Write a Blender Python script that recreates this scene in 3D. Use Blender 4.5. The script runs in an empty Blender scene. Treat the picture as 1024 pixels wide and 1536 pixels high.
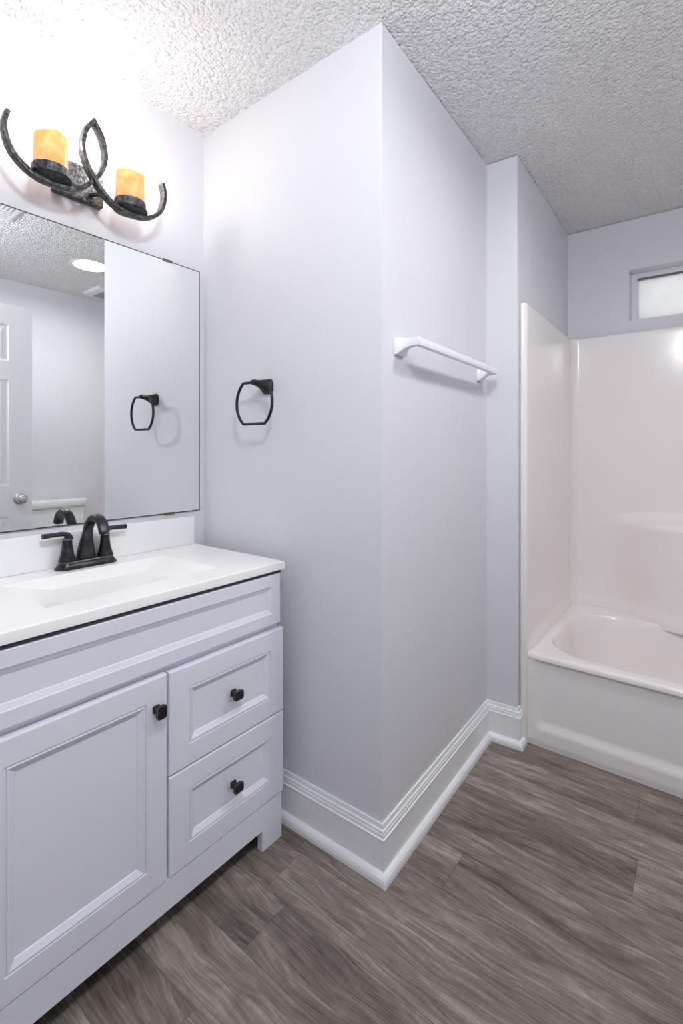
import bpy, math, random
from math import sin, cos, pi, radians, sqrt, atan2
from mathutils import Vector

random.seed(4)
SC = bpy.context.scene
COL = SC.collection

# ------------------------------------------------------------------ camera
H = 2.44                      # ceiling height
FPX, YAW, HY, CAMZ = 720.927, 0.6625, 675.884, 1.2177   # focal length in pixels of a 1024 px wide frame
cam = bpy.data.cameras.new('camera')
cam_ob = bpy.data.objects.new('camera', cam)
COL.objects.link(cam_ob)
cam_ob.location = (0, 0, CAMZ)
cam_ob.rotation_euler = (pi / 2, 0, YAW)
cam.sensor_fit = 'HORIZONTAL'
cam.sensor_width = 24.0
cam.lens = FPX * 24.0 / 1024
cam.shift_x = 0.0
cam.shift_y = -(768 - HY) / 1024
cam.clip_start = 0.02
SC.camera = cam_ob

# ------------------------------------------------------------------ light levels, world, exposure
LED_STRENGTH = 112.0
FILL_STRENGTH = 94.0  # glow of the added fill globe, out of view
BULB_WATTS = 1.75
SKY_STRENGTH = 0.95
SC.view_settings.view_transform = 'Standard'
SC.view_settings.look = 'None'
SC.view_settings.gamma = 1.0
SC.view_settings.use_curve_mapping = False
SC.view_settings.exposure = 0.08
SC.cycles.use_denoising = True
SC.cycles.max_bounces = 10
SC.cycles.diffuse_bounces = 6
SC.cycles.sample_clamp_indirect = 6.0
SC.cycles.blur_glossy = 0.5

world = bpy.data.worlds.new('world')
SC.world = world
world.use_nodes = True
bg = world.node_tree.nodes['Background']
bg.inputs[0].default_value = (0.95, 0.965, 1.0, 1)
bg.inputs[1].default_value = SKY_STRENGTH


# ------------------------------------------------------------------ materials
class NT:
    """small helper round a material's node tree"""
    def __init__(self, name):
        self.m = bpy.data.materials.new(name)
        self.m.use_nodes = True
        self.t = self.m.node_tree
        self.b = self.t.nodes['Principled BSDF']
        self.out = self.t.nodes['Material Output']

    def n(self, kind, **kw):
        o = self.t.nodes.new(kind)
        for k, v in kw.items():
            setattr(o, k, v)
        return o

    def link(self, a, b):
        self.t.links.new(a, b)

    def put(self, sock, v):
        if hasattr(v, 'links'):
            self.link(v, sock)
        else:
            sock.default_value = v

    def math(self, op, a, b=0.0, c=0.0):
        o = self.n('ShaderNodeMath', operation=op)
        for i, v in enumerate((a, b, c)):
            self.put(o.inputs[i], v)
        return o.outputs[0]

    def comb(self, x, y, z):
        o = self.n('ShaderNodeCombineXYZ')
        for i, v in enumerate((x, y, z)):
            self.put(o.inputs[i], v)
        return o.outputs[0]

    def noise(self, vec, scale, detail=3.0, rough=0.5, dist=0.0):
        o = self.n('ShaderNodeTexNoise')
        if vec is not None:
            self.link(vec, o.inputs['Vector'])
        o.inputs['Scale'].default_value = scale
        o.inputs['Detail'].default_value = detail
        o.inputs['Roughness'].default_value = rough
        o.inputs['Distortion'].default_value = dist
        return o.outputs['Fac']

    def ramp(self, fac, stops):
        o = self.n('ShaderNodeValToRGB')
        cr = o.color_ramp
        while len(cr.elements) < len(stops):
            cr.elements.new(0.5)
        for e, (p, c) in zip(cr.elements, stops):
            e.position = p
            e.color = (*c, 1) if len(c) == 3 else c
        self.link(fac, o.inputs[0])
        return o.outputs[0]

    def mix(self, fac, a, b, blend='MIX'):
        o = self.n('ShaderNodeMix', data_type='RGBA', blend_type=blend)
        self.put(o.inputs[0], fac)
        self.put(o.inputs[6], a if hasattr(a, 'links') else (*a, 1))
        self.put(o.inputs[7], b if hasattr(b, 'links') else (*b, 1))
        return o.outputs[2]

    def bump(self, height, strength, distance):
        o = self.n('ShaderNodeBump')
        o.inputs['Strength'].default_value = strength
        o.inputs['Distance'].default_value = distance
        self.link(height, o.inputs['Height'])
        self.link(o.outputs[0], self.b.inputs['Normal'])
        return o

    def obj(self):
        return self.n('ShaderNodeTexCoord').outputs['Object']


def plain(name, col, rough=0.5, metal=0.0, spec=0.5, vary=0.03, scale=6.0, bump=0.0, bscale=200.0, bdist=0.001, coat=0.0):
    m = NT(name)
    co = m.obj()
    f = m.noise(co, scale, 4.0)
    a = tuple(c * (1 - vary) for c in col)
    b = tuple(min(1, c * (1 + vary)) for c in col)
    m.link(m.ramp(f, [(0.3, a), (0.7, b)]), m.b.inputs['Base Color'])
    m.b.inputs['Roughness'].default_value = rough
    m.b.inputs['Metallic'].default_value = metal
    m.b.inputs['Specular IOR Level'].default_value = spec
    m.b.inputs['Coat Weight'].default_value = coat
    m.b.inputs['Coat Roughness'].default_value = 0.08
    if bump:
        m.bump(m.noise(co, bscale, 3.0), bump, bdist)
    return m.m


M = {}
M['wall'] = plain('wall_paint_lavender_grey', (0.704, 0.706, 0.740), 0.55, 0, 0.35, 0.012, 2.0, 0.10, 150, 0.002)
M['trim'] = plain('trim_paint_white', (0.86, 0.865, 0.885), 0.32, 0, 0.5, 0.015, 9.0)
M['cabinet'] = plain('cabinet_paint_cool_white', (0.78, 0.795, 0.865), 0.38, 0, 0.45, 0.012, 5.0)
M['gap'] = plain('cabinet_dark_gap', (0.05, 0.05, 0.06), 0.8)
M['counter'] = plain('countertop_white', (0.92, 0.915, 0.90), 0.22, 0, 0.5, 0.01, 8.0)
M['splash'] = plain('backsplash_white', (0.88, 0.88, 0.885), 0.25, 0, 0.5, 0.01, 8.0)
M['tub'] = plain('tub_acrylic_warm_white', (0.87, 0.83, 0.815), 0.16, 0, 0.5, 0.01, 3.0, coat=0.3)
M['bar'] = plain('towel_bar_white', (0.84, 0.85, 0.90), 0.22, 0, 0.5, 0.01)
M['black'] = plain('matte_black_metal', (0.022, 0.024, 0.028), 0.38, 0.5, 0.5, 0.1, 30)
M['nickel'] = plain('satin_nickel', (0.62, 0.60, 0.57), 0.25, 1.0)
M['chrome'] = plain('chrome', (0.75, 0.75, 0.76), 0.12, 1.0)
M['clip'] = plain('clip_bronze', (0.20, 0.17, 0.13), 0.4, 0.8)
M['china'] = plain('china_white', (0.84, 0.86, 0.86), 0.12, 0, 0.5, 0.01)
M['door'] = plain('door_paint_white', (0.87, 0.89, 0.90), 0.4, 0, 0.5, 0.01)
M['vinyl'] = plain('window_vinyl', (0.72, 0.72, 0.76), 0.35, 0, 0.5, 0.01)
M['track'] = plain('window_track_dark', (0.16, 0.14, 0.15), 0.5)
M['grille'] = plain('grille_grey', (0.33, 0.34, 0.36), 0.5)
M['edge'] = plain('mirror_edge_dark', (0.035, 0.035, 0.035), 0.5)
M['fanwhite'] = plain('vent_white', (0.80, 0.81, 0.82), 0.45)


def two_tone(name, a, b, scale, rough, metal, bump, bscale, bdist):
    m = NT(name)
    co = m.obj()
    f = m.noise(co, scale, 5.0, 0.6)
    m.link(m.ramp(f, [(0.42, a), (0.66, b)]), m.b.inputs['Base Color'])
    m.b.inputs['Roughness'].default_value = rough
    m.b.inputs['Metallic'].default_value = metal
    if bump:
        m.bump(m.noise(co, bscale, 3.0), bump, bdist)
    return m.m


M['bronze'] = two_tone('oil_rubbed_bronze', (0.018, 0.018, 0.024), (0.05, 0.048, 0.052), 60, 0.3, 0.6, 0.0, 1, 1)
M['rubbed'] = plain('rubbed_bronze_edge', (0.22, 0.19, 0.18), 0.35, 0.8)
M['iron'] = two_tone('hammered_iron', (0.045, 0.046, 0.052), (0.17, 0.16, 0.15), 90, 0.42, 0.75, 0.7, 130, 0.004)
M['irondark'] = two_tone('dark_iron', (0.03, 0.034, 0.042), (0.075, 0.08, 0.09), 70, 0.45, 0.6, 0.3, 130, 0.003)

# mirror
m = NT('mirror_glass')
m.b.inputs['Base Color'].default_value = (0.93, 0.955, 0.945, 1)
m.b.inputs['Metallic'].default_value = 1.0
m.b.inputs['Roughness'].default_value = 0.0
M['mirror'] = m.m

# popcorn ceiling
m = NT('popcorn_ceiling')
co = m.obj()
v = m.n('ShaderNodeTexVoronoi', feature='SMOOTH_F1')
v.inputs['Scale'].default_value = 95
v.inputs['Smoothness'].default_value = 0.35
wob = m.n('ShaderNodeVectorMath', operation='ADD')
nz = m.n('ShaderNodeTexNoise')
nz.inputs['Scale'].default_value = 60
m.link(co, nz.inputs['Vector'])
sc_ = m.n('ShaderNodeVectorMath', operation='SCALE')
sc_.inputs['Scale'].default_value = 0.014
m.link(nz.outputs['Color'], sc_.inputs[0])
m.link(co, wob.inputs[0])
m.link(sc_.outputs[0], wob.inputs[1])
m.link(wob.outputs[0], v.inputs['Vector'])
big = m.noise(co, 45, 4.0, 0.6)
hgt = m.math('ADD', m.math('MULTIPLY', m.math('SUBTRACT', 1.0, v.outputs['Distance']), 0.6), m.math('MULTIPLY', big, 1.0))
m.bump(hgt, 1.0, 0.017)
m.link(m.ramp(m.noise(co, 5, 3), [(0.3, (0.89, 0.88, 0.89)), (0.7, (0.92, 0.91, 0.92))]), m.b.inputs['Base Color'])
m.b.inputs['Roughness'].default_value = 0.9
m.b.inputs['Specular IOR Level'].default_value = 0.15
M['ceiling'] = m.m

# vinyl plank floor, planks run along X
m = NT('vinyl_plank_floor')
sep = m.n('ShaderNodeSeparateXYZ')
m.link(m.obj(), sep.inputs[0])
X, Y = sep.outputs[0], sep.outputs[1]
PW, PL = 0.149, 1.22
row = m.math('DIVIDE', m.math('SUBTRACT', Y, 0.627 - 10 * PW), PW)
rid = m.math('FLOOR', row)
rfr = m.math('FRACT', row)
wn = m.n('ShaderNodeTexWhiteNoise', noise_dimensions='1D')
m.link(rid, wn.inputs['W'])
roff = wn.outputs['Value']
xs = m.math('ADD', m.math('DIVIDE', X, PL), m.math('MULTIPLY', roff, 7.3))
pid = m.math('FLOOR', xs)
pfr = m.math('FRACT', xs)
wn2 = m.n('ShaderNodeTexWhiteNoise', noise_dimensions='2D')
m.link(m.comb(rid, pid, 0), wn2.inputs['Vector'])
pr = wn2.outputs['Value']
zz = m.math('MULTIPLY', pr, 40.0)
warp = m.math('MULTIPLY', m.math('SUBTRACT', m.noise(m.comb(m.math('MULTIPLY', X, 2.2), m.math('MULTIPLY', Y, 7.0), zz), 1.0, 2.0), 0.5), 0.10)
Yw = m.math('ADD', Y, warp)
g1 = m.noise(m.comb(m.math('MULTIPLY', X, 1.6), m.math('MULTIPLY', Yw, 26.0), zz), 1.0, 8.0, 0.66, 0.35)
g2 = m.noise(m.comb(m.math('MULTIPLY', X, 7.0), m.math('MULTIPLY', Yw, 190.0), zz), 1.0, 4.0, 0.65)
g3 = m.noise(m.comb(m.math('MULTIPLY', X, 3.2), m.math('MULTIPLY', Yw, 11.0), zz), 1.0, 6.0, 0.66, 0.5)
g4 = m.noise(m.comb(m.math('MULTIPLY', X, 150.0), m.math('MULTIPLY', Y, 22.0), zz), 1.0, 3.0, 0.6)
ring = m.math('SINE', m.math('MULTIPLY', m.noise(m.comb(m.math('MULTIPLY', X, 2.4), m.math('MULTIPLY', Yw, 12.0), zz), 1.0, 2.0), 75.0))
val = m.math('ADD', m.math('MULTIPLY', g1, 0.50), m.math('MULTIPLY', g2, 0.44))
val = m.math('ADD', val, m.math('MULTIPLY', g3, 0.44))
val = m.math('ADD', val, m.math('MULTIPLY', g4, 0.085))
val = m.math('ADD', val, m.math('MULTIPLY', ring, 0.025))
val = m.math('ADD', val, m.math('MULTIPLY', m.math('SUBTRACT', pr, 0.5), 0.10))
colr = m.ramp(val, [(0.55, (0.064, 0.051, 0.043)), (0.66, (0.138, 0.117, 0.100)), (0.77, (0.218, 0.190, 0.165)), (0.92, (0.40, 0.363, 0.325))])
vk = m.n('ShaderNodeTexVoronoi')
m.link(m.comb(m.math('MULTIPLY', X, 2.6), m.math('MULTIPLY', Yw, 6.7), 0), vk.inputs['Vector'])
vk.inputs['Scale'].default_value = 1.0
knot = m.ramp(vk.outputs['Distance'], [(0.03, (1, 1, 1)), (0.13, (0, 0, 0))])
colr = m.mix(m.math('MULTIPLY', knot, 0.55), colr, (0.045, 0.035, 0.028))
warm = m.noise(m.comb(m.math('MULTIPLY', X, 1.5), m.math('MULTIPLY', Y, 5.0), zz), 1.0, 2.0)
colr = m.mix(m.math('MULTIPLY', warm, 0.5), colr, (1.06, 0.95, 0.83), 'MULTIPLY')
se = m.math('MINIMUM', rfr, m.math('SUBTRACT', 1.0, rfr))
se2 = m.math('MULTIPLY', m.math('MINIMUM', pfr, m.math('SUBTRACT', 1.0, pfr)), PL / PW)
seam = m.math('LESS_THAN', m.math('MINIMUM', se, se2), 0.0085)
colr = m.mix(m.math('MULTIPLY', seam, 0.42), colr, (0.03, 0.025, 0.022))
m.link(colr, m.b.inputs['Base Color'])
m.link(m.ramp(g1, [(0.3, (0.50, 0.50, 0.50)), (0.8, (0.38, 0.38, 0.38))]), m.b.inputs['Roughness'])
m.b.inputs['Specular IOR Level'].default_value = 0.4
m.bump(m.math('ADD', m.math('MULTIPLY', g2, 0.7), m.math('SUBTRACT', m.math('MULTIPLY', g4, 0.4), seam)), 0.25, 0.0012)
M['floor'] = m.m

# lit amber glass of the candle lamps
m = NT('amber_candle_glass')
co = m.obj()
f = m.noise(co, 28, 3.0, 0.5, 0.6)
amber = m.ramp(f, [(0.35, (0.78, 0.43, 0.15)), (0.65, (0.90, 0.61, 0.31))])
m.link(amber, m.b.inputs['Base Color'])
m.link(amber, m.b.inputs['Emission Color'])
m.b.inputs['Emission Strength'].default_value = 0.10
m.b.inputs['Roughness'].default_value = 0.35
tr = m.n('ShaderNodeBsdfTranslucent')
m.link(amber, tr.inputs['Color'])
mx = m.n('ShaderNodeMixShader')
mx.inputs[0].default_value = 0.22
m.link(m.b.outputs[0], mx.inputs[1])
m.link(tr.outputs[0], mx.inputs[2])
m.link(mx.outputs[0], m.out.inputs['Surface'])
M['amber'] = m.m

# frosted window pane: lets the daylight through, diffused
m = NT('frosted_pane')
co = m.obj()
tr = m.n('ShaderNodeBsdfTranslucent')
m.link(m.ramp(m.noise(co, 12, 3), [(0.3, (0.90, 0.90, 0.90)), (0.7, (0.95, 0.95, 0.95))]), tr.inputs['Color'])
gl = m.n('ShaderNodeBsdfGlossy')
gl.inputs['Roughness'].default_value = 0.35
mx = m.n('ShaderNodeMixShader')
mx.inputs[0].default_value = 0.05
m.link(tr.outputs[0], mx.inputs[1])
m.link(gl.outputs[0], mx.inputs[2])
m.link(mx.outputs[0], m.out.inputs['Surface'])
M['pane'] = m.m


def emitter(name, col, strength):
    m = NT(name)
    m.b.inputs['Base Color'].default_value = (0.9, 0.9, 0.9, 1)
    m.b.inputs['Emission Color'].default_value = (*col, 1)
    m.b.inputs['Emission Strength'].default_value = strength
    return m.m


M['led'] = emitter('led_diffuser', (1.0, 0.98, 0.985), LED_STRENGTH)
M['fill_glow'] = emitter('unseen_fill_glow', (0.93, 0.95, 1.0), FILL_STRENGTH)  # emission for the unseen globe added as fill
M['bulb'] = emitter('candle_bulb', (1.0, 0.90, 0.74), 25.0)


# ------------------------------------------------------------------ mesh helpers
class MB:
    def __init__(self):
        self.v = []
        self.f = []

    def add(self, verts, faces):
        o = len(self.v)
        self.v += [tuple(p) for p in verts]
        self.f += [tuple(i + o for i in f) for f in faces]
        return self

    def box(self, x0, x1, y0, y1, z0, z1):
        v = [(x, y, z) for z in (z0, z1) for y in (y0, y1) for x in (x0, x1)]
        return self.add(v, [(0, 2, 3, 1), (4, 5, 7, 6), (0, 1, 5, 4), (2, 6, 7, 3), (0, 4, 6, 2), (1, 3, 7, 5)])

    def prism(self, poly, z0, z1):
        """poly counter-clockwise seen from above"""
        n = len(poly)
        v = [(x, y, z0) for x, y in poly] + [(x, y, z1) for x, y in poly]
        f = [tuple(range(n - 1, -1, -1)), tuple(range(n, 2 * n))]
        f += [(i, (i + 1) % n, n + (i + 1) % n, n + i) for i in range(n)]
        return self.add(v, f)

    def loft(self, loops, cap0=True, cap1=True, closed=True):
        n = len(loops[0])
        v = [p for L in loops for p in L]
        f = []
        for k in range(len(loops) - 1):
            for i in range(n if closed else n - 1):
                j = (i + 1) % n
                f.append((k * n + i, k * n + j, (k + 1) * n + j, (k + 1) * n + i))
        if cap0:
            f.append(tuple(range(n - 1, -1, -1)))
        if cap1:
            f.append(tuple((len(loops) - 1) * n + i for i in range(n)))
        return self.add(v, f)

    def lathe(self, c, prof, axis='z', n=32, sx=1.0, sy=1.0, cap=True):
        """prof: (radius, height) pairs"""
        loops = []
        for r, h in prof:
            L = []
            for i in range(n):
                a = 2 * pi * i / n
                p, q = r * cos(a) * sx, r * sin(a) * sy
                if axis == 'z':
                    L.append((c[0] + p, c[1] + q, c[2] + h))
                elif axis == 'x':
                    L.append((c[0] + h, c[1] + p, c[2] + q))
                else:
                    L.append((c[0] + q, c[1] + h, c[2] + p))
            loops.append(L)
        return self.loft(loops, cap, cap)

    def sweep(self, pts, sec, up=Vector((1, 0, 0)), scale=None, cap=True):
        """sec: closed list of (a, b): a along `up`, b along the in-plane normal"""
        pts = [Vector(p) for p in pts]
        loops = []
        for i, p in enumerate(pts):
            t = (pts[min(i + 1, len(pts) - 1)] - pts[max(i - 1, 0)]).normalized()
            u = (up - t * up.dot(t)).normalized()
            w = t.cross(u)
            s = scale[i] if scale else (1, 1)
            loops.append([p + u * (a * s[0]) + w * (b * s[1]) for a, b in sec])
        return self.loft(loops, cap, cap)

    def grid(self, fn, us, vs):
        nu, nv = len(us), len(vs)
        v = [fn(a, b) for b in vs for a in us]
        f = [(j * nu + i, j * nu + i + 1, (j + 1) * nu + i + 1, (j + 1) * nu + i) for j in range(nv - 1) for i in range(nu - 1)]
        return self.add(v, f)

    def make(self, name, mat, parent=None, smooth=None, bevel=None, mats=None):
        off = Vector((0, 0, 0))
        p = parent
        while p is not None:
            off += p.location
            p = p.parent
        me = bpy.data.meshes.new(name)
        me.from_pydata([tuple(Vector(q) - off) for q in self.v], [], self.f)
        me.validate()
        import bmesh
        bm = bmesh.new()
        bm.from_mesh(me)
        bmesh.ops.recalc_face_normals(bm, faces=bm.faces)
        bm.to_mesh(me)
        bm.free()
        me.materials.append(M[mat])
        o = bpy.data.objects.new(name, me)
        COL.objects.link(o)
        if parent:
            o.parent = parent
        if bevel:
            bv = o.modifiers.new('bevel', 'BEVEL')
            bv.width = bevel
            bv.segments = 3
            bv.limit_method = 'ANGLE'
            bv.angle_limit = radians(35)
        if smooth is not None:
            for pl in me.polygons:
                pl.use_smooth = True
            me.set_sharp_from_angle(angle=radians(smooth))
        return o


def circ(r, n=14, sx=1, sy=1):
    return [(r * sx * cos(2 * pi * i / n), r * sy * sin(2 * pi * i / n)) for i in range(n)]


def rrect(w, h, r, k=5):
    """rounded rectangle section"""
    out = []
    for cx, cy, a0 in ((w / 2 - r, h / 2 - r, 0), (-w / 2 + r, h / 2 - r, 90), (-w / 2 + r, -h / 2 + r, 180), (w / 2 - r, -h / 2 + r, 270)):
        for i in range(k):
            a = radians(a0 + 90 * i / (k - 1))
            out.append((cx + r * cos(a), cy + r * sin(a)))
    return out


def spline(P, n=8):
    """Catmull-Rom through the points"""
    P = [Vector(p) for p in P]
    out = []
    for i in range(len(P) - 1):
        a, b, c, d = P[max(i - 1, 0)], P[i], P[i + 1], P[min(i + 2, len(P) - 1)]
        for k in range(n):
            t = k / n
            out.append(0.5 * ((2 * b) + (c - a) * t + (2 * a - 5 * b + 4 * c - d) * t * t + (3 * b - a - 3 * c + d) * t ** 3))
    out.append(P[-1])
    return out


def sstep(a, b, x):
    t = min(1, max(0, (x - a) / (b - a)))
    return t * t * (3 - 2 * t)


def lin(a, b, n):
    return [a + (b - a) * i / (n - 1) for i in range(n)]


def thing(name, label, cat, loc, group=None):
    o = bpy.data.objects.new(name, None)
    o.empty_display_size = 0.05
    COL.objects.link(o)
    o.location = loc
    o['label'] = label
    o['category'] = cat
    o['kind'] = 'thing'
    if group:
        o['group'] = group
    return o


def struct(o, label=None, cat=None):
    o['kind'] = 'structure'
    if label:
        o['label'] = label
    if cat:
        o['category'] = cat
    return o


# ------------------------------------------------------------------ room shell
XL, XR, YR = -1.573, 0.86, -1.30            # left wall, right wall, wall behind the doorway
C12, C23, C34, C45, C56 = (-1.573, 1.1457), (-0.7517, 1.1514), (-0.7732, 1.9993), (-0.6482, 2.0093), (-0.6629, 2.9289)


def yback(x):
    return 2.9289 + 0.0396 * (x + 0.6629)


def gapped(poly, g=.0035, back=.010):
    """wall that stops just short of the ceiling, with a narrow shadow gap along its face"""
    a, b = Vector(poly[0]), Vector(poly[1])
    t = (b - a).normalized()
    n = Vector((-t.y, t.x)) * back
    return MB().prism(poly, 0, H - g).prism([tuple(a + n), tuple(b + n)] + poly[2:], H - g, H)


struct(MB().box(-1.75, 1.05, -1.45, 3.2, -0.06, 0).make('floor', 'floor'), 'grey brown wood plank vinyl floor', 'floor')
LEDX, LEDY, LEDR = .127, 1.482, .101
cl = MB()
hole = [(LEDX + LEDR * cos(2 * pi * i / 64), LEDY + LEDR * sin(2 * pi * i / 64)) for i in range(64)]
rim = []
for i in range(64):
    dx, dy = cos(2 * pi * i / 64), sin(2 * pi * i / 64)
    t = min(((1.05 - LEDX) if dx > 0 else (LEDX + 1.75)) / max(abs(dx), 1e-6), ((3.2 - LEDY) if dy > 0 else (LEDY + 1.45)) / max(abs(dy), 1e-6))
    rim.append((LEDX + dx * t, LEDY + dy * t))
for corner in ((1.05, 3.2), (-1.75, 3.2), (-1.75, -1.45), (1.05, -1.45)):
    k = min(range(64), key=lambda j: (rim[j][0] - corner[0]) ** 2 + (rim[j][1] - corner[1]) ** 2)
    rim[k] = corner
cl.loft([[(x, y, H) for x, y in hole], [(x, y, H) for x, y in rim], [(x, y, H + .12) for x, y in rim], [(x, y, H + .12) for x, y in hole], [(x, y, H) for x, y in hole]], False, False)
struct(cl.make('ceiling', 'ceiling'), 'white popcorn textured ceiling', 'ceiling')
struct(MB().prism([(XL - 0.12, YR - 0.12), (XL, YR - 0.12), C12, (XL, 1.27), (XL - 0.12, 1.27)], 0, H).make('wall_left', 'wall'),
       'pale grey wall behind the mirror and vanity', 'wall')
struct(MB().prism([C12, C23, (-0.86, 1.265), (XL, 1.26)], 0, H).make('wall_front', 'wall'),
       'pale grey wall with the towel ring beside the vanity', 'wall')
struct(gapped([C23, C34, (-0.86, 2.09), (-0.86, 1.265)]).make('wall_middle', 'wall'),
       'lavender grey wall carrying the white towel bar', 'wall')
struct(gapped([C34, C45, (-0.75, 2.09), (-0.86, 2.09)]).make('wall_jog', 'wall'),
       'narrow lavender grey wall strip beside the tub', 'wall')
struct(gapped([C45, C56, (-0.76, 3.05), (-0.75, 2.09)]).make('wall_tub', 'wall'),
       'lavender grey wall above the end of the tub', 'wall')
struct(MB().prism([(XR, YR - 0.12), (XR + 0.12, YR - 0.12), (XR + 0.12, 3.12), (XR, 3.12)], 0, H).make('wall_right', 'wall'),
       'grey wall behind the toilet seen in the mirror', 'wall')
struct(MB().box(XL, XR, YR - 0.12, YR, 0, H).make('wall_rear', 'wall'), 'plain grey wall opposite the tub', 'wall')

# back wall with the window opening
WX0, WX1, WZ0, WZ1 = -0.366, 0.58, 1.903, 2.172
bw = MB()
for x0, x1, z0, z1 in ((-0.663, WX0, 0, H), (WX1, XR, 0, H), (WX0, WX1, 0, WZ0), (WX0, WX1, WZ1, H)):
    zt = z1 - .0035 if z1 == H else z1
    bw.prism([(x0, yback(x0)), (x1, yback(x1)), (x1, yback(x1) + 0.13), (x0, yback(x0) + 0.13)], z0, zt)
bw.prism([(-.663, yback(-.663) + .01), (XR, yback(XR) + .01), (XR, yback(XR) + .13), (-.663, yback(-.663) + .13)], H - .0035, H)
struct(bw.make('wall_back', 'wall'), 'lavender grey wall with the small high window', 'wall')

# baseboards with a shoe moulding
PROF = [(0, 0), (.0135, 0), (.0135, .116), (.0155, .1175), (.0155, .1205), (.0125, .1225), (.0118, .132), (.0100, .134), (.0108, .137),
        (.0100, .141), (.0070, .144), (.0060, .150), (.0052, .156), (0, .156)]
SHOE = [(.0135, 0), (.030, 0), (.030, .012), (.0275, .021), (.022, .0275), (.0135, .031)]


def along(path, prof, k, ext0=0.0, ext1=0.0):
    """one straight run of a moulding along segment k of the path, mitred with its neighbours"""
    P = [Vector(p) for p in path]

    def nrm(i):
        d = (P[i + 1] - P[i]).normalized()
        return Vector((d.y, -d.x))

    def miter(i):
        if i == 0:
            return nrm(0)
        if i == len(P) - 1:
            return nrm(i - 1)
        a, b = nrm(i - 1), nrm(i)
        s = (a + b)
        return s / (s.dot(a))
    loops = []
    for i in (k, k + 1):
        mv = miter(i)
        loops.append([(P[i].x + mv.x * d, P[i].y + mv.y * d, z) for d, z in prof])
    return MB().loft(loops)


PATH = [C12, C23, C34, C45, (-0.6489, 2.040)]
for k, nm in enumerate(('front', 'middle', 'jog', 'tub')):
    o = struct(along(PATH, PROF, k).make('baseboard_' + nm, 'trim'),
               {'front': 'white baseboard running from the vanity to the wall corner', 'middle': 'white baseboard below the towel bar',
                'jog': 'short white baseboard beside the tub', 'tub': 'tiny white baseboard return against the tub'}[nm], 'baseboard')
    s = along(PATH, SHOE, k).make('shoe_molding', 'trim', o)
struct(along([(XR, 2.03), (XR, YR)], PROF, 0).make('baseboard_right', 'trim'), 'white baseboard behind the toilet', 'baseboard')

# window
wr = bpy.data.objects.new('window_1', None)
COL.objects.link(wr)
wr.location = (0.107, yback(0.107) + 0.09, WZ0)
struct(wr, 'small high frosted window above the tub', 'window')
wy = yback(WX0) + 0.075


def wpt(x, d):
    return yback(x) + 0.078 + d


fr = MB()
FW = 0.030
for x0, x1, z0, z1 in ((WX0, WX0 + FW, WZ0, WZ1), (WX1 - FW, WX1, WZ0, WZ1), (WX0 + FW, WX1 - FW, WZ0, WZ0 + 0.02), (WX0 + FW, WX1 - FW, WZ1 - 0.028, WZ1)):
    fr.prism([(x0, wpt(x0, 0)), (x1, wpt(x1, 0)), (x1, wpt(x1, .05)), (x0, wpt(x0, .05))], z0, z1)
fr.make('window_frame', 'vinyl', wr, bevel=0.002)
tk = MB()
z0 = WZ1 - 0.0385
tk.prism([(WX0 + FW, wpt(WX0, .006)), (WX1 - FW, wpt(WX1, .006)), (WX1 - FW, wpt(WX1, .03)), (WX0 + FW, wpt(WX0, .03))], z0, WZ1 - 0.028)
tk.make('window_track', 'track', wr)
pn = MB()
a, b = WX0 + FW, WX1 - FW
pn.prism([(a, wpt(a, .012)), (b, wpt(b, .012)), (b, wpt(b, .016)), (a, wpt(a, .016))], WZ0 + 0.02, z0)
pn.make('pane', 'pane', wr)


# ------------------------------------------------------------------ panelled fronts
def nested(mb, x, y0, y1, z0, z1, steps, sign=1):
    """concentric rectangle loops in a plane x = const facing +x; steps: (inset, depth)"""
    loops = []
    for ins, dep in steps:
        X_ = x + sign * dep
        loops.append([(X_, y0 + ins, z0 + ins), (X_, y1 - ins, z0 + ins), (X_, y1 - ins, z1 - ins), (X_, y0 + ins, z1 - ins)])
    mb.loft(loops, True, True)


def front(y0, y1, z0, z1, x, t, m, prof='full'):
    """cabinet door / drawer front, face at x, thickness t, frame width m"""
    mb = MB()
    st = [(0, -t), (0, -.0035), (.0012, -.001), (.0035, 0)]
    if prof == 'full':
        st += [(m, 0), (m + .0010, -.0030), (m + .0040, -.0032), (m + .0052, -.0004), (m + .0070, -.0006), (m + .0195, -.0078), (m + .0206, -.0098)]
    else:
        st += [(m, 0), (m + .001, -.0016), (m + .014, -.0062), (m + .0150, -.0075)]
    nested(mb, x, y0, y1, z0, z1, st)
    return mb


XF = -1.083         # plane of the door and drawer faces
van = thing('vanity_cabinet', 'white painted bathroom vanity cabinet with dark knobs on wood floor', 'cabinet', (-1.32, 0.675, 0))
VY0, VY1 = 0.270, 1.082
body = MB()
body.box(XL + .003, XF - .022, VY0, VY0 + .018, 0, .841)                 # side panels
body.box(XL + .003, XF - .022, VY1 - .018, VY1, 0, .841)
body.box(XL + .003, XF - .022, VY0 + .018, VY1 - .018, .085, .10)        # bottom
body.box(XL + .003, XL + .012, VY0 + .018, VY1 - .018, .10, .841)        # back
body.box(XF - .042, XF - .022, VY0 + .018, VY1 - .018, .10, .838)        # carcass face
body.make('body', 'cabinet', van)
MB().box(XF - .0215, XF - .004, VY0, VY1, .8335, .8405).make('shadow_strip', 'gap', van)
ap = MB()
ap.box(XF - .022, XF - .0015, VY0 + .081, VY1 - .081, .064, .139)
ap.make('apron', 'cabinet', van)
for y0, y1 in ((VY0, VY0 + .081), (VY1 - .081, VY1)):
    MB().box(XF - .022, XF - .0015, y0, y1, 0, .139).make('leg', 'cabinet', van)
front(VY0, VY1 - .001, .675, .832, XF - .004, .018, .036, 'flat').make('false_front', 'cabinet', van)


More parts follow.
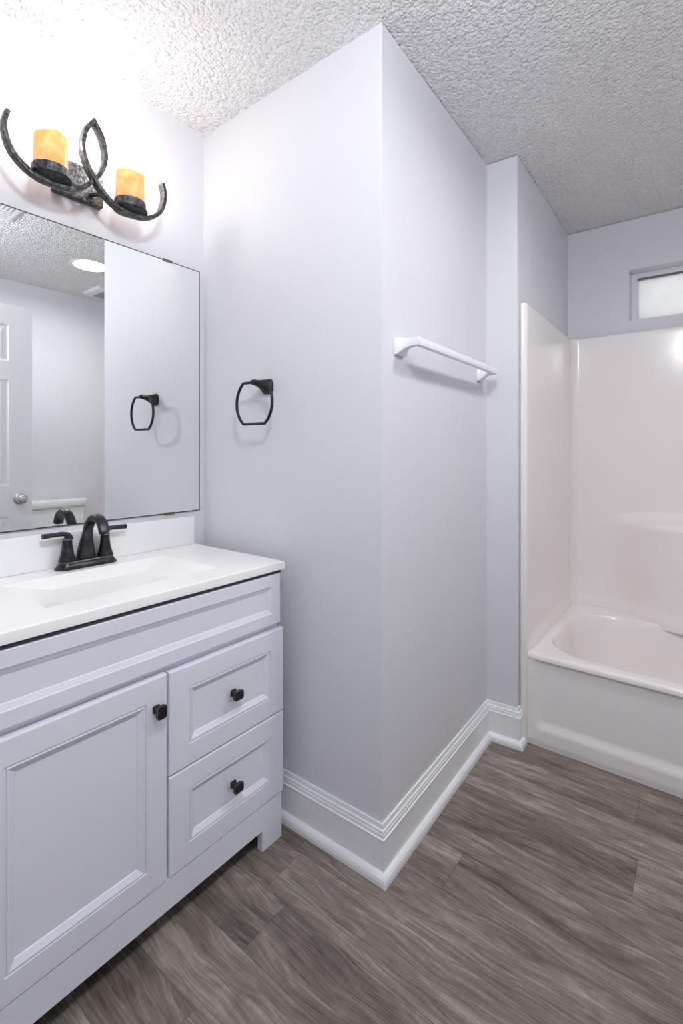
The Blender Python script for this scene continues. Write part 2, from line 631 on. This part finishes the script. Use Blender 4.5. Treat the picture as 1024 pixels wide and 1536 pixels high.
def knob(parent, y, z, wy, wz):
    kb = MB()
    kb.lathe((XF, y, z), [(.009, 0), (.0085, .003), (.006, .006), (.0055, .014), (.008, .018)], 'x', 20)
    base = kb.make('knob', 'black', parent, smooth=40)
    st = MB()
    # flared square foot against the front
    loops = []
    for h, s in ((0, .019), (.004, .018), (.010, .011), (.016, .010)):
        loops.append([(XF + h, y + a, z + b) for a, b in rrect(s, s, s * .15, 3)])
    st.loft(loops)
    st.make('knob_post', 'black', base, smooth=40)
    hd = MB()
    loops = []
    for h, i in ((.016, .004), (.018, .001), (.022, 0), (.0265, .0)):
        loops.append([(XF + h, y + a * (wy - 2 * i) / wy, z + b * (wz - 2 * i) / wz) for a, b in rrect(wy, wz, .007, 6)])
    hd.loft(loops)
    hd.make('knob_head', 'black', base, smooth=40)
    rm = MB()
    outer = [(XF + .0266, y + a, z + b) for a, b in rrect(wy, wz, .007, 6)]
    inner = [(XF + .0276, y + a * .9, z + b * .9) for a, b in rrect(wy, wz, .007, 6)]
    rm.loft([outer, [(p[0] + .001, p[1], p[2]) for p in outer], inner], False, False)
    rm.make('knob_rim', 'rubbed', base)
    fc = MB()
    fc.loft([[(XF + .0262, y + a * .92, z + b * .92) for a, b in rrect(wy, wz, .007, 6)],
             [(XF + .0277, y + a * .88, z + b * .88) for a, b in rrect(wy, wz, .007, 6)]])
    fc.make('knob_face', 'black', base, smooth=40)


dr = front(.276, .680, .141, .660, XF, .0205, .055).make('door', 'cabinet', van)
knob(dr, .650, .584, .026, .033)
d1 = front(.687, 1.090, .397, .658, XF, .0205, .056).make('drawer', 'cabinet', van)
knob(d1, .888, .530, .033, .026)
d2 = front(.687, 1.090, .141, .394, XF, .0205, .056).make('drawer', 'cabinet', van)
knob(d2, .888, .270, .033, .026)

# ------------------------------------------------------------------ countertop with moulded basin
CZ = .867
ct = thing('vanity_countertop', 'white countertop with moulded rectangular basin on the vanity cabinet', 'countertop', (-1.32, .675, .841))
CX0, CX1, CY0, CY1 = XL + .002, XF + .001, .255, 1.095
BX0, BX1, BY0, BY1 = -1.462, -1.178, .440, .910


def basin(x, y):
    u = min(x - BX0, BX1 - x)
    vv = min(y - BY0, BY1 - y)
    if u <= 0 or vv <= 0:
        return CZ
    d = min(1, min((x - BX0) / .075, (BX1 - x) / .095), vv / .155)
    # soft lip, then the flat slopes, then a slightly dished bottom
    return CZ - .0015 * sstep(0, .05, d) - .036 * d


xs_ = sorted(set([CX0] + lin(BX0 - .004, BX1 + .004, 74) + [BX0, BX1] + [CX1 - .004]))
ys_ = sorted(set([CY0 + .004] + lin(BY0 - .004, BY1 + .004, 110) + [BY0, BY1] + [CY1 - .004]))
top = MB()
top.grid(lambda a, b: (a, b, basin(a, b)), xs_, ys_)
# front and end edges of the slab with a small roundover
ring_top = [(CX0, CY0 + .004), (CX1 - .004, CY0 + .004), (CX1 - .004, CY1 - .004), (CX0, CY1 - .004)]
ring_mid = [(CX0, CY0), (CX1, CY0), (CX1, CY1), (CX0, CY1)]
top.loft([[(x, y, CZ) for x, y in ring_top], [(x + (.003 if x > -1.3 else 0), y + (-.003 if y < .6 else .003), CZ - .0012) for x, y in ring_top],
          [(x, y, CZ - .004) for x, y in ring_mid], [(x, y, .843) for x, y in ring_mid], [(x, y, .8415) for x, y in ring_top]], False, True)
top.make('slab', 'counter', ct, smooth=25)
bs = MB().box(XL + .001, XL + .021, CY0, 1.089, CZ + .0003, .972)
bs.make('backsplash', 'splash', ct, bevel=.002)
dn = MB().lathe((-1.33, .675, CZ - .0370), [(.0, .0), (.024, .0), (.026, .002), (.030, .002), (.031, 0)], 'z', 28)
dn.make('drain', 'bronze', ct, smooth=40)

# ------------------------------------------------------------------ faucet
FX, FY, FZ = -1.520, .681, CZ
fa = thing('faucet', 'dark oil rubbed bronze faucet with two lever handles behind the basin', 'faucet', (FX, FY, FZ))


def stad(w, h, n=16):
    """stadium: w along y, h along x"""
    r = h / 2
    o = []
    for i in range(n + 1):
        a = pi * i / n
        o.append((r * cos(a), (w / 2 - r) + r * sin(a)))
    for i in range(n + 1):
        a = pi + pi * i / n
        o.append((r * cos(a), -(w / 2 - r) + r * sin(a)))
    return o


bp = MB()
bp.loft([[(FX + a, FY + b, FZ + z) for a, b in stad(w, h)] for z, w, h in
         ((0.0004, .180, .062), (.004, .180, .062), (.005, .176, .058), (.011, .167, .051), (.018, .157, .044), (.022, .155, .042), (.0235, .150, .038))])
bp.make('base_plate', 'bronze', fa, smooth=40)
rl = MB()
rl.loft([[(FX + a, FY + b, FZ + .0193) for a, b in stad(.1575, .0445)], [(FX + a, FY + b, FZ + .0205) for a, b in stad(.1582, .0452)],
         [(FX + a, FY + b, FZ + .0217) for a, b in stad(.1562, .0432)]], False, False)
rl.make('base_rim', 'rubbed', fa, smooth=60)
for s in (-1, 1):
    cy = FY + s * .056
    hb = MB()
    hb.lathe((FX, cy, FZ + .0225), [(.0240, 0), (.0230, .005), (.0185, .018), (.0152, .034), (.0134, .052), (.0130, .064), (.0125, .068)], 'z', 28)
    h = hb.make('handle', 'bronze', fa, smooth=40)
    rg = MB().lathe((FX, cy, FZ + .0225), [(.0136, .0640), (.0144, .0648), (.0144, .0662), (.0136, .0670)], 'z', 28, cap=False)
    rg.make('handle_ring', 'rubbed', h, smooth=60)
    lv = MB()
    P = spline([(FX, cy - s * .004, FZ + .086), (FX, cy, FZ + .099), (FX, cy + s * .012, FZ + .1045), (FX, cy + s * .035, FZ + .1045), (FX, cy + s * .0675, FZ + .1035)], 7)
    n = len(P)
    lv.sweep(P, circ(1, 16), Vector((1, 0, 0)),
             [((.0130 - .0050 * sstep(0, .45, i / n) + .0006 * sstep(.7, 1, i / n)), (.0132 - .0062 * sstep(0, .45, i / n) + .0006 * sstep(.7, 1, i / n))) for i in range(n)])
    lv.make('lever', 'bronze', h, smooth=50)
sp = MB()
P = spline([(FX - .006, FY, FZ + .022), (FX - .004, FY, FZ + .05), (FX + .001, FY, FZ + .085), (FX + .012, FY, FZ + .118), (FX + .036, FY, FZ + .143),
            (FX + .066, FY, FZ + .151), (FX + .096, FY, FZ + .139), (FX + .112, FY, FZ + .112)], 7)
n = len(P)
sec = rrect(2, 2, .62, 5)
sp.sweep(P, sec, Vector((0, 1, 0)), [(.0255 - .0125 * sstep(0, .40, i / n) + .0015 * sstep(.6, 1, i / n), .0195 - .0090 * sstep(0, .45, i / n)) for i in range(n)])
spo = sp.make('spout', 'bronze', fa, smooth=40)

# ------------------------------------------------------------------ mirror
MZ0, MZ1, MY0, MY1 = .988, 1.906, .225, 1.1235
mi = thing('wall_mirror', 'large frameless rectangular mirror on the wall above the vanity', 'mirror', (XL, .674, MZ0))
MB().box(XL + .001, XL + .0058, MY0, MY1, MZ0, MZ1).make('mirror_backing', 'edge', mi)
g = .0036
MB().box(XL + .0060, XL + .0066, MY0 + g, MY1 - g, MZ0 + g, MZ1 - g).make('mirror_glass', 'mirror', mi)
for y, z in ((.985, MZ1), (.994, MZ0), (.36, MZ1), (.36, MZ0)):
    s = 1 if z > 1.5 else -1
    c = MB()
    c.box(XL + .0005, XL + .0095, y - .019, y + .019, min(z, z + s * .003), max(z, z + s * .003))
    c.box(XL + .0069, XL + .0095, y - .019, y + .019, min(z, z - s * .006), max(z, z - s * .006))
    c.make('mirror_clip', 'clip', mi, bevel=.0006)

# ------------------------------------------------------------------ vanity light
LX, LY = -1.460, .672
vl = thing('vanity_light', 'dark iron wall light with two lit amber candle lamps above the mirror', 'light fixture', (XL, LY, 2.047))
pl = MB().box(XL + .001, XL + .024, LY - .073, LY + .073, 1.994, 2.100)
pl.make('backplate', 'iron', vl, bevel=.002)
ARC = [(.452, 2.103), (.4445, 2.068), (.4500, 2.030), (.467, 1.997), (.505, 1.969), (.555, 1.9605), (.612, 1.968), (.655, 1.999), (.690, 2.046),
       (.7055, 2.090), (.704, 2.125), (.694, 2.160), (.6725, 2.193)]


def mir(y, s):
    return y if s > 0 else 2 * LY - y


for s in (1, -1):
    dx = .0 if s > 0 else .006
    P = spline([(LX + dx, mir(y, s), z) for y, z in ARC], 6)
    MB().sweep(P, rrect(.026, .0115, .0022, 3), Vector((1, 0, 0))).make('arm', 'iron', vl, smooth=40)
    cy = mir(.557, s)
    st = MB()
    P = spline([(XL + .024, LY - s * .035, 2.020), (XL + .06, LY - s * .038, 2.012), (LX - .004, mir(.640, s), 1.985)], 6)
    st.sweep(P, circ(.0065, 12), Vector((0, 0, 1)))
    st.make('stem', 'irondark', vl, smooth=50)
    dish = MB().lathe((LX, cy, 0), [(.0, 1.963), (.020, 1.9645), (.040, 1.969), (.0515, 1.9745), (.0520, 1.9765), (.045, 1.977), (.0, 1.972)], 'z', 40)
    di = dish.make('dish', 'irondark', vl, smooth=40)
    cup = MB().lathe((LX, cy, 0), [(.0455, 1.973), (.0465, 1.976), (.0465, 2.000), (.0460, 2.002), (.0440, 2.002), (.0435, 1.978)], 'z', 40, cap=False)
    cup.make('cup', 'iron', vl, smooth=40)
    gl_ = MB()
    loops = []
    for r, z in ((.0425, 1.979), (.0425, 2.010), (.0420, 2.045), (.0422, 2.083), (.0410, 2.088), (.0385, 2.086), (.0378, 2.045), (.0380, 1.981)):
        L = []
        for i in range(44):
            a = 2 * pi * i / 44
            wav = .0035 * (sin(2 * a + s) + .5 * sin(5 * a + 2 * s)) if z > 2.06 else 0
            L.append((LX + r * cos(a), cy + r * sin(a), z + wav))
        loops.append(L)
    gl_.loft(loops, False, True)
    gl_.make('candle_shade', 'amber', vl, smooth=50)
    bl = MB().lathe((LX, cy, 0), [(.0, 2.010), (.008, 2.012), (.010, 2.04), (.014, 2.055), (.0165, 2.070), (.0145, 2.084), (.007, 2.093), (.0, 2.095)], 'z', 24, cap=False)
    bl.make('bulb', 'bulb', vl, smooth=60)
    ld = bpy.data.lights.new('candle_lamp', 'POINT')
    ld.energy = BULB_WATTS
    ld.color = (1.0, .98, .945)
    ld.shadow_soft_size = .034
    lo = bpy.data.objects.new('candle_lamp', ld)
    COL.objects.link(lo)
    lo.parent = vl
    lo.location = Vector((LX, cy, 2.122)) - vl.location

# ------------------------------------------------------------------ towel ring
tr_ = thing('towel_ring', 'matte black towel ring on the wall beside the mirror', 'towel ring', (-1.215, 1.149, 1.44))
ps = MB()
loops = []
for y, w, h, z in ((1.1475, .052, .052, 1.437), (1.143, .052, .052, 1.437), (1.139, .047, .047, 1.437), (1.127, .034, .036, 1.440), (1.108, .025, .024, 1.4435), (1.090, .021, .019, 1.4455), (1.080, .020, .018, 1.4455), (1.077, .017, .015, 1.4455)):
    loops.append([(-1.2155 + a, y, z + b) for a, b in rrect(w, h, min(w, h) * .32, 5)])
ps.loft(loops)
ps.make('mount', 'black', tr_, smooth=45)
rg = MB()
R_, cz, hf = .0870, 1.3765, .0695
a0 = math.asin(hf / R_)
P = []
xr, yr = -1.2165, 1.085
for i in range(25):
    a = a0 - 2 * a0 * i / 24
    P.append((xr + R_ * cos(a), yr, cz + R_ * sin(a)))
fw = R_ * cos(a0)
for i in range(1, 8):
    P.append((xr + fw - 2 * fw * i / 8, yr, cz - hf))
for i in range(25):
    a = -(pi - a0) - 2 * a0 * i / 24 + 0
    P.append((xr + R_ * cos(a), yr, cz + R_ * sin(a)))
for i in range(1, 8):
    P.append((xr - fw + 2 * fw * i / 8, yr, cz + hf))
n = len(P)
loops = []
for i in range(n):
    t = (Vector(P[(i + 1) % n]) - Vector(P[i - 1])).normalized()
    u = Vector((0, 1, 0))
    w = t.cross(u)
    loops.append([Vector(P[i]) + u * a + w * b for a, b in circ(.0050, 10)])
loops.append(loops[0])
rg.loft(loops, False, False)
rg.make('ring', 'black', tr_, smooth=60)

# ------------------------------------------------------------------ towel bar on the middle wall
U = (Vector(C34) - Vector(C23)).normalized()
N = Vector((U.y, -U.x))


def wp(s, d, z):
    """point s along the wall with the bar, d out from it"""
    p = Vector(C23) + U * s + N * d
    return (p.x, p.y, z)


tb = thing('towel_bar', 'white square towel bar on the lavender wall', 'towel bar', wp(.42, 0, 1.53))
BZ = 1.5375
for s in (.0925, .755):
    bk = MB()
    loops = []
    for d, w, h, z in ((.001, .056, .050, 1.527), (.008, .056, .050, 1.527), (.015, .050, .044, 1.529), (.024, .032, .034, 1.533), (.036, .024, .028, 1.5365), (.052, .024, .025, BZ), (.073, .024, .024, BZ)):
        loops.append([wp(s + a, d, z + b) for a, b in rrect(w, h, .003, 3)])
    bk.loft(loops)
    bk.make('bracket', 'bar', tb, smooth=35)
br = MB()
br.loft([[wp(s, .064 + a, BZ + b) for a, b in rrect(.019, .023, .002, 3)] for s in (.081, .7665)])
br.make('bar', 'bar', tb, smooth=35)

# ------------------------------------------------------------------ bathtub with wall surround
tub = thing('bathtub', 'warm white one piece bathtub with moulded shower walls', 'bathtub', (.11, 2.5, 0))
TX0, TX1, TY0, TY1, TZ = -.641, .838, 2.052, 2.90, .380


def rr_loop(x0, x1, y0, y1, r, z, n=160):
    """rounded rectangle sampled by direction from its centre, so loops correspond"""
    cx, cy = (x0 + x1) / 2, (y0 + y1) / 2
    hx, hy = (x1 - x0) / 2, (y1 - y0) / 2
    out = []
    for i in range(n):
        a = 2 * pi * i / n
        # stretched direction so that corners receive points
        dx, dy = cos(a) * hx, sin(a) * hy
        lo, hi = 0.0, 2.0
        for _ in range(30):
            t = (lo + hi) / 2
            px, py = abs(dx * t), abs(dy * t)
            qx, qy = px - (hx - r), py - (hy - r)
            sd = sqrt(max(qx, 0) ** 2 + max(qy, 0) ** 2) + min(max(qx, qy), 0) - r
            if sd < 0:
                lo = t
            else:
                hi = t
        out.append((cx + dx * lo, cy + dy * lo, z))
    return out


IX0, IX1, IY0, IY1 = -.592, .765, 2.108, 2.775
bt = MB()
L = [rr_loop(TX0, TX1, TY0 + .010, TY1, .004, .350), rr_loop(TX0, TX1, TY0, TY1, .004, .358), rr_loop(TX0, TX1, TY0, TY1, .004, .368), rr_loop(TX0 + .002, TX1, TY0 + .003, TY1, .006, .376),
     rr_loop(TX0 + .006, TX1, TY0 + .010, TY1, .008, TZ),
     rr_loop(TX0 + .008, TX1 - .002, TY0 + .012, TY1 - .002, .008, TZ), rr_loop(TX0 + .011, TX1 - .004, TY0 + .016, TY1 - .005, .010, TZ)]
for ins, r, z in ((0, .20, TZ), (.004, .198, TZ - .001), (.010, .194, TZ - .006), (.016, .19, TZ - .016), (.030, .185, .30), (.055, .18, .18), (.075, .17, .11), (.095, .15, .082), (.14, .12, .070), (.20, .08, .066)):
    L.append(rr_loop(IX0 + ins, IX1 - ins * 1.6, IY0 + ins * .8, IY1 - ins * .8, r, z))
bt.loft(L, False, True)
bt.make('basin', 'tub', tub, smooth=50)


def apron(x, z):
    rec = sstep(-.606, -.562, x) * sstep(.066, .112, z)
    # the left foot of the panel is rounded
    toe = .004 * sstep(.03, 0, z)
    return (x, TY0 + .0015 + .012 * rec + toe, z)


MB().grid(apron, [-.630] + lin(-.618, -.53, 30) + lin(-.52, TX1, 20), lin(.001, .125, 40) + lin(.14, .356, 12)).make('apron', 'tub', tub, smooth=60)

ZT = 1.834
side = [(-.6478, 2.046), (-.6460, 2.0385), (-.642, 2.034), (-.635, 2.0335), (-.627, 2.037), (-.6215, 2.044), (-.6195, 2.054), (-.6195, 2.068)]
side += [(-.6195 - .0135 * t, 2.068 + .787 * t) for t in lin(0, 1, 14)[1:]]


def sweep_panel(path, z0, z1, disp=None, nz=40, flip=1):
    zs = (lin(z0, .36, 6)[:-1] if z0 < .3 else []) + lin(.36, .50, 36) + lin(.50, z1 - .012, nz)[1:]
    P = [Vector(p) for p in path]
    nr = []
    for i in range(len(P)):
        t = (P[min(i + 1, len(P) - 1)] - P[max(i - 1, 0)]).normalized()
        nr.append(Vector((t.y, -t.x)) * flip)
    rows = []
    for z in zs:
        rows.append([(*(P[i] + nr[i] * (disp(P[i], z) if disp else 0)), z) for i in range(len(P))])
    for dz, back in ((.005, .0012), (.002, .004), (0, .009), (0, .016)):
        rows.append([(*(P[i] - nr[i] * back), z1 - dz) for i in range(len(P))])
    mb = MB()
    mb.loft(rows, False, False, closed=False)
    return mb


sweep_panel(side, 0.001, ZT, lambda p, z: 0.012 * sstep(.45, .375, z) * sstep(2.065, 2.12, p[1]), 90).make('side_panel', 'tub', tub, smooth=60)
# back panel: cove corner, long wall with the moulded ledge, cove corner
YB = 2.893
arc = [(-.633 + .040 * (1 - cos(a)), 2.855 + .038 * sin(a)) for a in lin(0, pi / 2, 9)]
back = arc + [(x, YB + .02 * (x + .593)) for x in lin(-.593, .80, 120)[1:]]
ye = back[-1][1]
back += [(.80 + .038 * sin(a), ye - .038 * (1 - cos(a))) for a in lin(0, pi / 2, 8)[1:]]


def ledge(p, z):
    if p[0] < -.58 or p[0] > .79:
        return .012 * sstep(.45, .375, z)
    x = p[0]
    A = .150 * sstep(-.48, -.12, x) * (1 - sstep(.45, .75, x))
    top = .892 + .012 * sstep(-.42, -.1, x)
    B = 1 - sstep(top - .062, top, z) ** .8
    A2 = A * B
    return A2 + .012 * sstep(.45, .375, z)


zsn = 110
sweep_panel(back, .375, ZT, ledge, zsn).make('back_panel', 'tub', tub, smooth=60)
sweep_panel([(.838, ye - .038), (.838, 2.3), (.838, 2.08), (.840, 2.062)], .001, ZT).make('side_panel', 'tub', tub, smooth=60)

# ------------------------------------------------------------------ door leaf standing open, seen in the mirror
DX, DY0, DY1, DZ1 = .021, .29, 1.104, 2.044
do = bpy.data.objects.new('door_1', None)
COL.objects.link(do)
do.location = (DX, DY0, 0)
struct(do, 'white six panel door standing open seen in the mirror', 'door')
PAN = [(.118, .118 + .235), (.461, .461 + .235)]
ZP = [(.23, .845), (1.02, 1.62), (1.725, 1.93)]
lf = MB()
TH = .035


def face(xf, sg):
    """door face in the plane x = xf, looking towards sg * x; stiles and rails as strips, panels moulded in"""
    ys = [0, .118, .353, .461, .696, .814]
    zs = [.012, .23, .845, 1.02, 1.62, 1.725, 1.93, DZ1]
    for i in range(5):
        for j in range(7):
            y0, y1, z0, z1 = DY0 + ys[i], DY0 + ys[i + 1], zs[j], zs[j + 1]
            if i in (1, 3) and j in (1, 3, 5):
                loops = []
                for ins, dep in ((0, 0), (.006, -.006), (.012, -.007), (.034, -.0015), (.038, -.0015)):
                    X_ = xf + sg * dep
                    loops.append([(X_, y0 + ins, z0 + ins), (X_, y1 - ins, z0 + ins), (X_, y1 - ins, z1 - ins), (X_, y0 + ins, z1 - ins)])
                lf.loft(loops, False, True)
            else:
                lf.add([(xf, y0, z0), (xf, y1, z0), (xf, y1, z1), (xf, y0, z1)], [(0, 1, 2, 3)])


face(DX, -1)
face(DX + TH, 1)
for a, b in (((DY0, .012), (DY1, .012)), ((DY1, .012), (DY1, DZ1)), ((DY1, DZ1), (DY0, DZ1)), ((DY0, DZ1), (DY0, .012))):
    lf.add([(DX, *a), (DX, *b), (DX + TH, *b), (DX + TH, *a)], [(0, 1, 2, 3)])
lf.make('door_leaf', 'door', do)
for sg, xx in ((-1, DX), (1, DX + TH)):
    k = MB().lathe((xx, 1.039, .942), [(0.0, 0), (.031, 0), (.032, sg * .004), (.026, sg * .008), (.012, sg * .011), (.011, sg * .026), (.018, sg * .031),
                                       (.025, sg * .040), (.027, sg * .050), (.022, sg * .058), (.010, sg * .0615), (0, sg * .062)], 'x', 32, cap=False)
    k.make('door_knob', 'nickel', do, smooth=50)
MB().box(DX + .005, DX + TH - .005, DY1 - .0005, DY1 + .0012, .905, .975).make('latch_plate', 'nickel', do)
jb = MB().box(DX - .006, DX + .055, DY0 - .125, DY0 - .004, 0, H)
struct(jb.make('trim_1', 'trim'), 'white door jamb post the door hangs on', 'door jamb')

# ------------------------------------------------------------------ toilet against the right wall
to = thing('toilet', 'white toilet with chrome flush button seen behind the faucet in the mirror', 'toilet', (.60, 1.50, 0))
TYC = 1.502


def rbox(mb, x0, x1, y0, y1, zz, r):
    """stack of rounded rectangles: zz = (z, inset)"""
    loops = []
    for z, i in zz:
        w, h = (x1 - x0) - 2 * i, (y1 - y0) - 2 * i
        loops.append([((x0 + x1) / 2 + a, (y0 + y1) / 2 + b, z) for a, b in rrect(w, h, max(.004, r - i), 6)])
    return mb.loft(loops)


t = MB()
rbox(t, .675, .848, TYC - .203, TYC + .203, [(.43, .02), (.45, .008), (.60, .004), (.788, .001), (.7965, .008)], .035)
t.make('tank', 'china', to, smooth=40)
t = MB()
rbox(t, .662, .852, TYC - .216, TYC + .216, [(.800, .004), (.805, 0), (.838, 0), (.848, .004), (.852, .014), (.853, .03)], .035)
t.make('tank_lid', 'china', to, smooth=40)
t = MB().lathe((.757, TYC + .012, .8525), [(.0, 0), (.026, 0), (.027, .008), (.024, .011), (.022, .0115), (.021, .0095), (0, .0095)], 'z', 28, cap=False)
t.make('flush_button', 'chrome', to, smooth=40)


def ell(cx, cy, a, b, z, n=40):
    return [(cx + a * cos(2 * pi * i / n), cy + b * sin(2 * pi * i / n), z) for i in range(n)]


t = MB().loft([ell(.58, TYC, .23, .105, .001), ell(.58, TYC, .225, .10, .03), ell(.56, TYC, .20, .095, .16), ell(.50, TYC, .23, .14, .28), ell(.47, TYC, .262, .178, .37), ell(.47, TYC, .265, .182, .405),
               ell(.47, TYC, .258, .175, .412), ell(.46, TYC, .20, .13, .405), ell(.46, TYC, .16, .10, .30), ell(.46, TYC, .08, .05, .22)])
rbox(t, .62, .845, TYC - .17, TYC + .17, [(.25, .03), (.32, .01), (.43, 0)], .04)
t.make('bowl', 'china', to, smooth=45)
t = MB().loft([ell(.475, TYC, .255, .180, .414), ell(.475, TYC, .262, .186, .419), ell(.475, TYC, .262, .186, .428), ell(.475, TYC, .250, .176, .436)])
t.make('seat', 'china', to, smooth=45)
t = MB().loft([ell(.478, TYC, .255, .180, .438), ell(.478, TYC, .260, .184, .442), ell(.478, TYC, .258, .182, .452), ell(.478, TYC, .235, .165, .460), ell(.478, TYC, .12, .08, .463)])
t.make('seat_lid', 'china', to, smooth=45)


# ------------------------------------------------------------------ ceiling fixtures and the added fill globe
def disc_light(x, y, mat, label):
    r = thing('ceiling_light', label, 'ceiling light', (x, y, H))
    MB().lathe((x, y, H), [(.120, -.0005), (.120, -.003), (.116, -.005), (.101, -.005), (.0995, -.003), (.0985, .024), (.1000, .026), (.1005, -.0005)], 'z', 64, cap=False).make('trim_ring', 'fanwhite', r, smooth=40)
    MB().lathe((x, y, H), [(.0, .018), (.0980, .018), (.0980, .022), (.0, .022)], 'z', 48, cap=False).make('diffuser', mat, r)
    return r


disc_light(LEDX, LEDY, 'led', 'round white recessed ceiling light reflected in the mirror')
gx, gy, gz, gr = -.045, .22, 2.205, .105  # unseen glowing globe, added to brighten the walls and ceiling
dm = thing('added_fill_light', 'unseen white globe added as a fill light between the vanity and the open door', 'ceiling light', (gx, gy, H))
MB().lathe((gx, gy, H), [(.0, -.022), (.050, -.021), (.062, -.012), (.064, -.0005)], 'z', 40, cap=False).make('canopy', 'nickel', dm, smooth=40)
MB().lathe((gx, gy, 0), [(.010, H - .02), (.010, gz + gr + .006), (.042, gz + gr + .004), (.046, gz + gr - .004), (.046, gz + gr - .016)], 'z', 32, cap=False).make('stem', 'nickel', dm, smooth=40)
MB().lathe((gx, gy, gz), [(gr * sin(t), gr * cos(t)) for t in lin(.40, pi, 26)], 'z', 48, cap=False).make('globe', 'fill_glow', dm, smooth=60)

ef = thing('exhaust_fan', 'square white ceiling exhaust fan with grey grille seen in the mirror', 'exhaust fan', (.59, 1.83, H))
q = MB()
rbox(q, .455, .725, 1.695, 1.965, [(H - .0005, 0), (H - .010, .001), (H - .020, .012), (H - .022, .03)], .012)
q.make('cover', 'fanwhite', ef, smooth=35)
for k in range(11):
    y = 1.755 + .015 * k
    MB().box(.505, .675, y, y + .009, H - .0255, H - .0215).make('grille', 'grille', ef)

ar = thing('air_register', 'white louvred ceiling air register at the top edge of the mirror reflection', 'air register', (-.33, .77, H))
q = MB()
rbox(q, -.50, -.165, .60, .935, [(H - .0005, 0), (H - .006, .001), (H - .010, .010), (H - .010, .02)], .006)
q.make('frame', 'fanwhite', ar, smooth=35)
for k in range(14):
    y = .632 + .020 * k
    MB().box(-.470, -.305, y, y + .0075, H - .0106, H - .0095).make('slot', 'grille', ar)
for k in range(4):
    x = -.286 + .024 * k
    MB().box(x, x + .004, .630, .905, H - .0106, H - .0095).make('slot', 'grille', ar)
